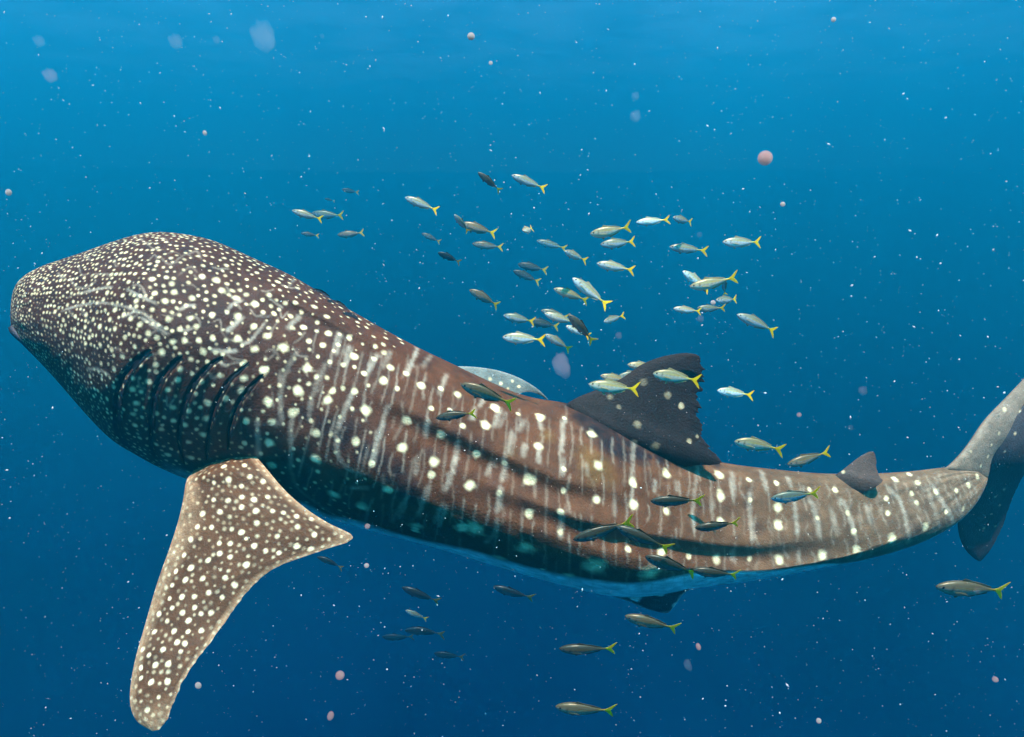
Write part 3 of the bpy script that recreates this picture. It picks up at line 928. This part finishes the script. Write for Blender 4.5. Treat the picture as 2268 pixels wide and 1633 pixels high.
def fish_shape(bend, droop, name):
    """meshes of one fish, 1 long, head at x = 0, tail tip at x = 1, back up (+z); bend curves it sideways, droop in the upright plane"""
    def spine(x):
        return np.stack([x, bend * (np.clip(x - .25, 0, 1) ** 2) * 1.1, droop * (np.clip(x - .2, 0, 1) ** 2)], -1)

    x = np.linspace(0, 1, FN) ** 1.15 * .83
    xx = x / .83
    hh = np.interp(xx, [0, .02, .06, .14, .26, .40, .55, .70, .84, .93, 1], [.006, .026, .052, .084, .112, .122, .110, .076, .036, .019, .017])
    ww = hh * np.interp(xx, [0, .1, .4, .8, 1], [.7, .60, .52, .48, .45])
    a = np.linspace(0, 2 * math.pi, FM, endpoint=False)
    ca, sa = np.cos(a), np.sin(a)
    zc = np.where(ca > 0, .92, 1.08) * ca
    c = spine(x)
    pos = c[:, None] + np.stack([0 * hh[:, None] * sa, ww[:, None] * np.sign(sa) * np.abs(sa) ** .9, hh[:, None] * zc], -1)
    lv = ca[None] + 0 * xx[:, None]
    back = np.array([.26, .22, .13])
    silver = np.array([.72, .72, .69])
    white = np.array([.85, .85, .82])
    w1 = np.clip((lv - .15) / .5, 0, 1)[..., None]
    w2 = np.clip((-lv - .1) / .7, 0, 1)[..., None]
    col = silver * (1 - w1) + back * w1
    col = col * (1 - w2) + white * w2
    gold = np.exp(-((lv - .34) / .13) ** 2)[..., None] * np.clip(xx[:, None, None] * 2, .2, .9)
    col = col * (1 - gold) + np.array([.62, .47, .12]) * gold
    stripe = (np.exp(-((lv - .12) / .16) ** 2) * (.5 + .5 * np.sin(xx * 62)[:, None]) * np.clip((xx - .2) * 6, 0, 1)[:, None] * np.clip((1 - xx) * 6, 0, 1)[:, None])[..., None]
    col = col * (1 - .55 * stripe)
    gillm = (np.exp(-((xx[:, None] - .225) / .02) ** 2) * np.exp(-((lv - .1) / .35) ** 2))[..., None]
    col = col * (1 - .75 * gillm)
    tail = np.clip((xx - .82) / .14, 0, 1)[:, None, None]
    col = col * (1 - tail) + np.array([.72, .56, .05]) * tail
    res = {'body': mesh_np('body_' + name, pos, grid_quads(FN, FM), col)}
    bm = bmesh.new()
    bm.from_mesh(res['body'])
    bm.verts.ensure_lookup_table()
    for r0 in (0, FN - 1):
        bm.faces.new([bm.verts[r0 * FM + j] for j in range(FM)])
    bmesh.ops.recalc_face_normals(bm, faces=bm.faces)
    bm.to_mesh(res['body'])
    bm.free()

    def blade(nm, outline, th, fn=spine, y0=0.0, tilt=0.0):
        """flat fin with thickness; outline in (x, z) from the spine"""
        o = np.array(outline, float)
        k = len(o)
        cx = o.mean(0)
        vs = []
        for sgn in (-1, 1):
            for p_ in o:
                s_ = spine(np.array([p_[0]]))[0]
                vs.append(s_ + np.array([0, y0 + tilt * abs(p_[1]) + sgn * th * .25, p_[1]]))
            s_ = spine(np.array([cx[0]]))[0]
            vs.append(s_ + np.array([0, y0 + tilt * abs(cx[1]) + sgn * th, cx[1]]))
        fs = []
        for q in range(k):
            r = (q + 1) % k
            fs.append((q, r, k))
            fs.append((k + 1 + r, k + 1 + q, 2 * k + 1))
            fs.append((q, k + 1 + q, k + 1 + r))
            fs.append((q, k + 1 + r, r))
        me_ = bpy.data.meshes.new(nm + '_' + name)
        me_.from_pydata([tuple(v_) for v_ in vs], [], fs)
        return me_

    res['tail_fin'] = blade('tail_fin', [(.80, .014), (.85, .03), (.90, .072), (.955, .124), (1.0, .152), (.965, .075), (.93, .028), (.915, 0), (.93, -.028), (.965, -.07),
                                         (1.0, -.152), (.955, -.124), (.90, -.072), (.85, -.03), (.80, -.014)], .006)
    res['dorsal_fin'] = blade('dorsal_fin', [(.28, .10), (.33, .155), (.37, .145), (.44, .125), (.60, .095), (.74, .05), (.74, .030), (.50, .085)], .004)
    res['anal_fin'] = blade('anal_fin', [(.45, -.10), (.48, -.145), (.55, -.125), (.72, -.064), (.72, -.036), (.55, -.09)], .004)
    res['pelvic_fin'] = blade('pelvic_fin', [(.25, -.10), (.31, -.175), (.345, -.16), (.32, -.10)], .004)
    for k, sy in enumerate((-1, 1)):
        w_ = sy * .056
        res['pectoral_fin%d' % k] = blade('pectoral_fin', [(.215, -.012), (.25, .0), (.37, -.035), (.41, -.058), (.34, -.050), (.235, -.040)], .003, y0=w_, tilt=sy * .25)
        bm = bmesh.new()
        bmesh.ops.create_uvsphere(bm, u_segments=10, v_segments=6, radius=.021)
        s_ = spine(np.array([.078]))[0]
        bmesh.ops.scale(bm, vec=(1, .45, 1), verts=bm.verts)
        bmesh.ops.translate(bm, vec=(s_[0], s_[1] + sy * .033, s_[2] + .014), verts=bm.verts)
        e_ = bpy.data.meshes.new('eye_' + name)
        bm.to_mesh(e_)
        bm.free()
        res['eye%d' % k] = e_
    for k_, me_ in res.items():
        me_.materials.append(M_FISH if k_ == 'body' else M_TAIL if k_ == 'tail_fin' else M_EYE if k_.startswith('eye') else M_FIN)
    return res


SHAPES = {'s': fish_shape(0.05, 0.0, 'straight'), 'd': fish_shape(0.12, -0.12, 'drooping'), 'u': fish_shape(-0.1, 0.10, 'rising'), 'w': fish_shape(-.22, -.05, 'swaying')}
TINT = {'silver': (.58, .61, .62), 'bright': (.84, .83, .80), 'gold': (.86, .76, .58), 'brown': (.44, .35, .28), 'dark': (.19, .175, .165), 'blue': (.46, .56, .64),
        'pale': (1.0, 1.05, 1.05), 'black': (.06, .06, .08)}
GROUP = 'small yellow tailed fish schooling round the whale shark'


def fish(hu, hv, tu, tv, d, shape, tint, yaw, roll, label):
    """head and tail positions in the 2500-wide photograph, distance, shape, tint, turn out of the picture plane, back tipped towards the viewer (degrees)"""
    f = 2268 / 2500
    h, t = np.array([hu, hv]) * f, np.array([tu, tv]) * f
    p0 = cpt(h[0], h[1], d)
    L2 = np.linalg.norm(t - h) * d / FOC
    y_, r_ = math.radians(yaw), math.radians(roll)
    L = L2 / math.cos(y_)
    dr = np.array([t[0] - h[0], -(t[1] - h[1]), 0.0])
    dr /= np.linalg.norm(dr)
    X = math.cos(y_) * dr + math.sin(y_) * np.array([0, 0, -1.0])
    ctr = p0 + X * L * .45
    view = -ctr / np.linalg.norm(ctr)
    up = np.array([-dr[1], dr[0], 0.0])
    if up[1] < 0:
        up = -up
    up = up - X * up.dot(X)
    up /= np.linalg.norm(up)
    side = np.cross(X, up)
    if side.dot(view) < 0:
        side = -side
    r_ *= .65
    Z = math.cos(r_) * up + math.sin(r_) * side
    Y = np.cross(Z, X)
    m3 = ROT @ np.stack([X, Y, Z], 1)
    mw = Matrix.Identity(4)
    for a in range(3):
        for b in range(3):
            mw[a][b] = m3[a, b] * L
    w = to_world(p0)
    mw.translation = Vector(w)
    root = bpy.data.objects.new('fish', None)
    S.collection.objects.link(root)
    root.empty_display_size = .1
    root.matrix_world = mw
    root['label'], root['category'], root['group'] = label, 'fish', GROUP
    c = TINT[tint]
    if shape == 's':
        shape = random.choice('ssww')
    tall = random.uniform(.9, 1.08)
    root.scale = (root.scale.x, root.scale.y * random.uniform(.9, 1.1), root.scale.z * tall)
    for k_, me_ in SHAPES[shape].items():
        nm = k_.rstrip('01')
        o = bpy.data.objects.new(nm, me_)
        S.collection.objects.link(o)
        o.parent = root
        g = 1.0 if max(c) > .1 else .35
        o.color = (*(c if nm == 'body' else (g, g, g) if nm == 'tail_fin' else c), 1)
    return root


FISH = [
    # upper left of the school
    (713, 514, 785, 534, 6.0, 's', 'silver', 8, 18, 'silver fish in front of a pale one, leftmost pair above the shark\'s back'),
    (762, 520, 838, 529, 11, 'u', 'blue', 5, 25, 'pale blue fish half hidden behind the leftmost silver fish'),
    (735, 570, 775, 572, 22, 's', 'dark', 20, 20, 'tiny faint dark fish below the leftmost pair'),
    (824, 574, 888, 567, 18, 's', 'brown', 5, 20, 'faded brown fish hovering in open water right of the leftmost pair'),
    (834, 463, 873, 466, 26, 's', 'dark', 20, 20, 'ghostly dark fish above the leftmost pair, hardly visible'),
    (793, 485, 814, 488, 26, 's', 'dark', 30, 20, 'smallest ghostly dark fish above the leftmost pair'),
    (989, 482, 1070, 511, 5.8, 's', 'silver', 8, 12, 'plump silver fish alone between the leftmost pair and the main school'),
    (1109, 524, 1146, 562, 5.6, 'd', 'blue', 25, 35, 'narrow blue white fish nosing steeply up over a brown one'),
    (1126, 545, 1212, 570, 8, 's', 'brown', 5, 15, 'brown fish whose head is crossed by a blue white fish'),
    (1069, 617, 1124, 636, 9, 's', 'black', 15, 35, 'dark navy fish alone just left of the main school'),
    (1030, 570, 1075, 590, 24, 's', 'brown', 10, 15, 'ghostly reddish fish left of the faded pink fish'),
    (1167, 421, 1225, 461, 6.2, 'd', 'dark', 15, 35, 'dark backed fish slanting down, highest in the school on the left'),
    (1249, 428, 1334, 457, 6.4, 's', 'silver', 8, 15, 'grey fish with raised gold dorsal fin, highest in the school on the right'),
    (1276, 563, 1303, 545, 6.2, 's', 'gold', 62, 10, 'stubby fish facing the viewer with its yellow tail raised'),
    (1153, 595, 1229, 603, 14, 's', 'brown', 5, 5, 'faded pinkish fish left of the stubby facing fish'),
    (1310, 588, 1384, 605, 14, 's', 'silver', 5, 12, 'faded grey fish touching a bright fish with its tail'),
    (1379, 613, 1432, 626, 5.6, 's', 'bright', 45, 10, 'short bright white fish turned towards the viewer'),
    (1264, 645, 1337, 658, 16, 's', 'dark', 5, 12, 'upper of two dim overlapping fish in mid school'),
    (1253, 661, 1319, 686, 17, 's', 'dark', 8, 12, 'lower of two dim overlapping fish in mid school'),
    # right half of the school
    (1441, 571, 1541, 557, 5.2, 'u', 'gold', 5, 28, 'golden backed fish with tail raised directly above a grey fish'),
    (1466, 597, 1553, 588, 6.0, 's', 'silver', 5, 15, 'grey fish directly under the golden backed fish'),
    (1553, 543, 1634, 534, 6.6, 's', 'pale', 6, 5, 'deep bodied translucent grey fish at the top right of the school'),
    (1643, 531, 1701, 535, 6.0, 's', 'silver', 35, 12, 'small silver fish right of the translucent grey fish'),
    (1634, 603, 1727, 609, 6.2, 's', 'silver', 6, 18, 'silver fish with white snout and pale hanging fin'),
    (1764, 591, 1862, 590, 5.4, 's', 'bright', 5, 12, 'clean silver fish furthest right along the upper school'),
    (1457, 643, 1549, 657, 5.4, 's', 'bright', 5, 15, 'barred silver fish alone under the golden backed fish'),
    (1667, 662, 1735, 705, 6.2, 's', 'pale', 10, 5, 'pale fish angled down behind a brown backed fish'),
    (1684, 700, 1802, 680, 5.0, 'u', 'gold', 5, 25, 'brown and gold backed fish crossing a pale fish'),
    (1768, 680, 1778, 715, 6.6, 's', 'blue', 40, 0, 'bluish fish hanging nose up under a brown backed fish\'s tail'),
    (1748, 733, 1815, 726, 5.8, 's', 'silver', 35, 8, 'chubby silver fish with bright yellow tail below the bluish hanging fish'),
    (1644, 753, 1716, 760, 5.4, 's', 'bright', 8, 10, 'silver fish overlapping a slim one, low right of the school'),
    (1702, 752, 1771, 754, 6.4, 'u', 'silver', 5, 30, 'slim fish whose nose is hidden by a silver fish\'s tail'),
    (1799, 768, 1904, 806, 5.0, 'd', 'silver', 5, 15, 'large silver fish heading up left, furthest right in the lower school'),
    (1474, 786, 1525, 766, 6.4, 's', 'silver', 35, 20, 'small grey fish nosing down in the gap of the lower school'),
    (1398, 679, 1488, 743, 5.0, 's', 'bright', 10, 5, 'bright silver fish slanting steeply across a slim one'),
    (1352, 705, 1440, 731, 5.8, 'd', 'gold', 5, 28, 'slim gold backed fish crossed by a steep bright fish'),
    (1146, 708, 1220, 743, 8.5, 'd', 'brown', 8, 28, 'olive brown fish alone at the left of the lower school'),
    (1229, 770, 1307, 786, 9.5, 's', 'silver', 5, 10, 'dim green grey fish left of the bright central cluster'),
    (1290, 782, 1366, 798, 14, 's', 'dark', 5, 12, 'dim dark fish mostly behind the central cluster'),
    (1321, 758, 1390, 776, 8.5, 's', 'silver', 5, 25, 'dull fish peeping over the warm silver fish of the central cluster'),
    (1329, 765, 1412, 790, 5.4, 's', 'bright', 8, 15, 'warm silver fish leading the central cluster'),
    (1388, 768, 1457, 835, 5.0, 'd', 'dark', 10, 40, 'dark green fish diving steeply right through the central cluster'),
    (1382, 796, 1440, 818, 5.3, 's', 'pale', 20, 5, 'white blue fish under the dark diving fish'),
    (1227, 823, 1331, 827, 4.9, 's', 'bright', 5, 10, 'brightest cream fish with vivid yellow tail at the lowest row'),
    (1331, 817, 1398, 851, 5.2, 'd', 'silver', 12, 15, 'speckled fish right behind the brightest cream fish\'s tail'),
    # round the dorsal fin
    (1532, 890, 1612, 897, 6.0, 's', 'gold', 8, 8, 'fish half hidden behind the tall dorsal fin\'s front edge, highest'),
    (1506, 922, 1590, 908, 6.1, 's', 'blue', 8, 12, 'bluish fish half hidden behind the dorsal fin, between two others'),
    (1466, 917, 1545, 931, 5.8, 's', 'gold', 8, 15, 'pale gold fish tucked behind the large fish at the dorsal fin'),
    (1437, 938, 1564, 952, 3.9, 's', 'gold', 4, 10, 'large silver gold fish crossing the dorsal fin\'s front edge'),
    (1594, 912, 1709, 925, 3.9, 's', 'gold', 4, 18, 'orange rimmed fish passing in front of the dark dorsal fin'),
    (1751, 953, 1839, 963, 4.6, 's', 'pale', 6, 5, 'translucent silver fish just right of the dorsal fin'),
    (1793, 1078, 1914, 1092, 4.2, 's', 'gold', 4, 32, 'tan backed fish above the tail stock, nearer the dorsal fin'),
    (1922, 1134, 2029, 1107, 4.3, 'u', 'brown', 6, 25, 'olive fish nosing down just left of the second dorsal fin'),
    # in front of the flank
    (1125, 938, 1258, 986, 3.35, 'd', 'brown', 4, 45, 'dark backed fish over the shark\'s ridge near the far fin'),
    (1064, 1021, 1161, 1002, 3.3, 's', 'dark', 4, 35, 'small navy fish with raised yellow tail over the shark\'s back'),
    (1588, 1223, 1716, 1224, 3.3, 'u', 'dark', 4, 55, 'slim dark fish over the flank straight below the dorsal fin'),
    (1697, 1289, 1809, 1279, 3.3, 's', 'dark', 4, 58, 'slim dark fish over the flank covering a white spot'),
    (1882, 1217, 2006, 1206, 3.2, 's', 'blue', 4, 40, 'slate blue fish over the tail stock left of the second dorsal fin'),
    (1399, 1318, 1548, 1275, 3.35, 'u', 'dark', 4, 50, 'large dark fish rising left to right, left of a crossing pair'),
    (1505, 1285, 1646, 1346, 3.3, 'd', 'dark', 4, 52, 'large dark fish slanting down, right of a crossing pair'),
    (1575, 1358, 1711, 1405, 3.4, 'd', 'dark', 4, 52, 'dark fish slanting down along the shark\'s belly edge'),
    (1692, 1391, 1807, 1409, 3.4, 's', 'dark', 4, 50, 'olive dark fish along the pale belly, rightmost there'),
    # below the shark
    (1526, 1504, 1664, 1541, 4.2, 'd', 'brown', 4, 48, 'tan backed fish curving under the pelvic fin'),
    (1365, 1584, 1506, 1590, 4.2, 's', 'dark', 4, 42, 'dark fish with drooping yellow tail, second from the bottom'),
    (1356, 1725, 1504, 1744, 4.1, 's', 'brown', 4, 45, 'orange edged dark fish lowest in the picture'),
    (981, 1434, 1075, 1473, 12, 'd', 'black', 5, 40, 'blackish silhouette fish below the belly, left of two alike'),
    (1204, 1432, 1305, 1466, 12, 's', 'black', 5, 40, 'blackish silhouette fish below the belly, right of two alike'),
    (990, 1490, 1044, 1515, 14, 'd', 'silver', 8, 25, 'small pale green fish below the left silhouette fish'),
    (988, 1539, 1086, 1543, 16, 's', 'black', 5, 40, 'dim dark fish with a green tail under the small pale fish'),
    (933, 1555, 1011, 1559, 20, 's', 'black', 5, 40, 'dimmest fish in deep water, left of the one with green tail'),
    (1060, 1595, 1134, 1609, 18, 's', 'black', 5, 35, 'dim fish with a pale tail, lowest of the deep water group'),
    (774, 1360, 838, 1384, 12, 's', 'black', 8, 40, 'dark fish just right of the pectoral fin\'s rear edge'),
    (2285, 1432, 2480, 1446, 4.0, 'd', 'brown', 4, 42, 'biggest brown fish curved with split yellow tail at lower right'),
]
for row in FISH:
    fish(*row)

# ------------------------------------------------------------------ drifting plankton: the soft pink and grey blobs one can point at
JELLY = {'pink': jelly_mat('plankton_pink', (1, .62, .56), 70), 'grey': jelly_mat('plankton_grey', (1, .95, 1), 4), 'white': jelly_mat('plankton_white', (1, .9, .86), 260),
         'mauve': jelly_mat('plankton_mauve', (1, .72, .8), 7)}
PLANKTON = [
    (1868, 386, 18, 'pink', 1.0, 'largest clear pink blob in open water upper right'),
    (1911, 499, 6, 'white', 1.0, 'small pinkish white dot under the largest pink blob'),
    (1150, 89, 9, 'white', 1.0, 'bright white round dot near the top middle'),
    (1198, 154, 5, 'white', 1.0, 'small white dot below the bright dot near the top'),
    (645, 88, 30, 'grey', 1.15, 'largest hazy lilac blob at the upper left'),
    (430, 101, 17, 'grey', 1.0, 'hazy lilac blob left of the largest one'),
    (529, 97, 9, 'grey', 1.0, 'small grey blob between two hazy lilac ones'),
    (96, 100, 13, 'grey', 1.0, 'grey blob with a bright tip, far upper left'),
    (123, 184, 16, 'mauve', 1.0, 'faint mauve blob beside the upper left edge'),
    (1552, 234, 10, 'grey', 1.0, 'upper of two stacked grey blobs right of centre'),
    (1552, 283, 14, 'grey', 1.0, 'lower of two stacked grey blobs right of centre'),
    (787, 88, 6, 'grey', 1.0, 'small bluish white dot right of the largest lilac blob'),
    (1372, 890, 22, 'mauve', 1.5, 'tall smudgy mauve blob above the shark\'s back'),
    (1511, 819, 9, 'mauve', 1.0, 'mauve blob below the small fish in the school gap'),
    (830, 1649, 11, 'pink', 1.0, 'round pink blob in deep blue right of the pectoral fin'),
    (484, 1674, 7, 'white', 1.3, 'orange white fleck near the pectoral fin tip'),
    (807, 1748, 8, 'pink', 1.8, 'stretched pink fleck under the round pink blob'),
    (897, 1285, 7, 'pink', 1.0, 'orange dot just under the shark\'s belly near the fin'),
    (895, 1381, 6, 'white', 1.0, 'orange white dot in deep water below the belly'),
    (2107, 953, 11, 'mauve', 1.0, 'mauve blob above the second dorsal fin'),
    (2077, 1044, 7, 'grey', 1.0, 'grey fleck above the second dorsal fin, lower one'),
    (1951, 1013, 6, 'pink', 1.0, 'pink dot between the two dorsal fins'),
    (2386, 1442, 8, 'mauve', 1.0, 'mauve blob under the biggest brown fish'),
    (2430, 1659, 7, 'pink', 1.0, 'pink ringed dot at the lower right'),
    (1999, 1760, 6, 'white', 1.2, 'red and white fleck near the bottom edge'),
    (1705, 1579, 6, 'pink', 1.8, 'upright pink fleck right of the lower fish'),
    (1680, 1623, 10, 'grey', 1.8, 'slanting grey smear right of the lower fish'),
    (1711, 778, 9, 'mauve', 1.0, 'mauve blob under the slim fish of the right school'),
    (1708, 573, 7, 'mauve', 1.0, 'lilac blob above the fish with the white snout'),
    (1741, 739, 6, 'white', 1.0, 'bright dot at the chubby silver fish\'s nose'),
    (2035, 48, 6, 'white', 1.0, 'white dot near the top edge at right'),
    (371, 319, 0, 'white', 1.0, ''),
    (500, 325, 5, 'white', 1.3, 'white fleck above the shark\'s head'),
    (21, 470, 7, 'white', 1.2, 'white fleck at the left picture edge'),
]
bm = bmesh.new()
bmesh.ops.create_icosphere(bm, subdivisions=3, radius=1)
blob = {}
for kname in JELLY:
    b_ = bpy.data.meshes.new('plankton_' + kname)
    bm.to_mesh(b_)
    for p_ in b_.polygons:
        p_.use_smooth = True
    if kname in ('grey', 'mauve'):
        for v_ in b_.vertices:
            v_.co *= 1 + .35 * (noise.noise(v_.co * 1.6) + .5 * noise.noise(v_.co * 3.5 + Vector((7, 1, 3))))
    b_.materials.append(JELLY[kname])
    blob[kname] = b_
bm.free()
for (u, v, r, kname, asp, lab) in PLANKTON:
    if r == 0:
        continue
    f = 2268 / 2500
    d = random.uniform(1.1, 1.9)
    o = link('plankton', blob[kname])
    o['label'], o['category'], o['group'] = lab, 'plankton', 'soft plankton blobs drifting close by'
    rr = r * f * d / FOC
    o.scale = (rr, rr, rr * asp)
    o.rotation_euler = (0.2, random.uniform(-.4, .4) if asp > 1 else 0, 0)
    o.location = Vector(to_world(cpt(u * f, v * f, d)))

# ------------------------------------------------------------------ marine snow: countless tiny specks
NSPK = 8000
octa = np.array([(1, 0, 0), (-1, 0, 0), (0, 1, 0), (0, -1, 0), (0, 0, 1), (0, 0, -1)], float)
of = np.array([(0, 2, 4), (2, 1, 4), (1, 3, 4), (3, 0, 4), (2, 0, 5), (1, 2, 5), (3, 1, 5), (0, 3, 5)])
dist = 1.0 + 9.0 * rng.random(NSPK) ** .8
uu = rng.uniform(-250, 2518, NSPK)
vv = rng.uniform(-200, 1833, NSPK)
rpx = 0.32 + rng.gamma(.7, .4, NSPK)
rpx = np.minimum(rpx, 2.6)
ctr = cpt(uu, vv, dist)
rad = rpx * dist / FOC
A = rng.normal(size=(NSPK, 3, 3))
Q, _ = np.linalg.qr(A)
sc = np.stack([rng.uniform(1, 2.4, NSPK), np.ones(NSPK), rng.uniform(.6, 1, NSPK)], -1) * rad[:, None]
pts = np.einsum('kv,nv,nvw->nkw', octa, sc, Q) + ctr[:, None]
# keep specks out of the animals' bodies: nothing inside the shark's depth range behind its outline
tri = (of[None] + 6 * np.arange(NSPK)[:, None, None]).reshape(-1, 3)
me = mesh_np('marine_snow', to_world(pts), tri, smooth=True)
m, n, p, out = new_mat('snow_speck')
p.inputs['Base Color'].default_value = (.9, .9, .86, 1)
p.inputs['Roughness'].default_value = .6
tr = n.nodes.new('ShaderNodeBsdfTranslucent')
tr.inputs['Color'].default_value = (.9, .9, .86, 1)
mix = n.nodes.new('ShaderNodeMixShader')
mix.inputs[0].default_value = .5
n.links.new(p.outputs[0], mix.inputs[1])
n.links.new(tr.outputs[0], mix.inputs[2])
n.links.new(mix.outputs[0], out.inputs['Surface'])
me.materials.append(m)
snow = link('marine_snow', me)
snow['kind'] = 'stuff'
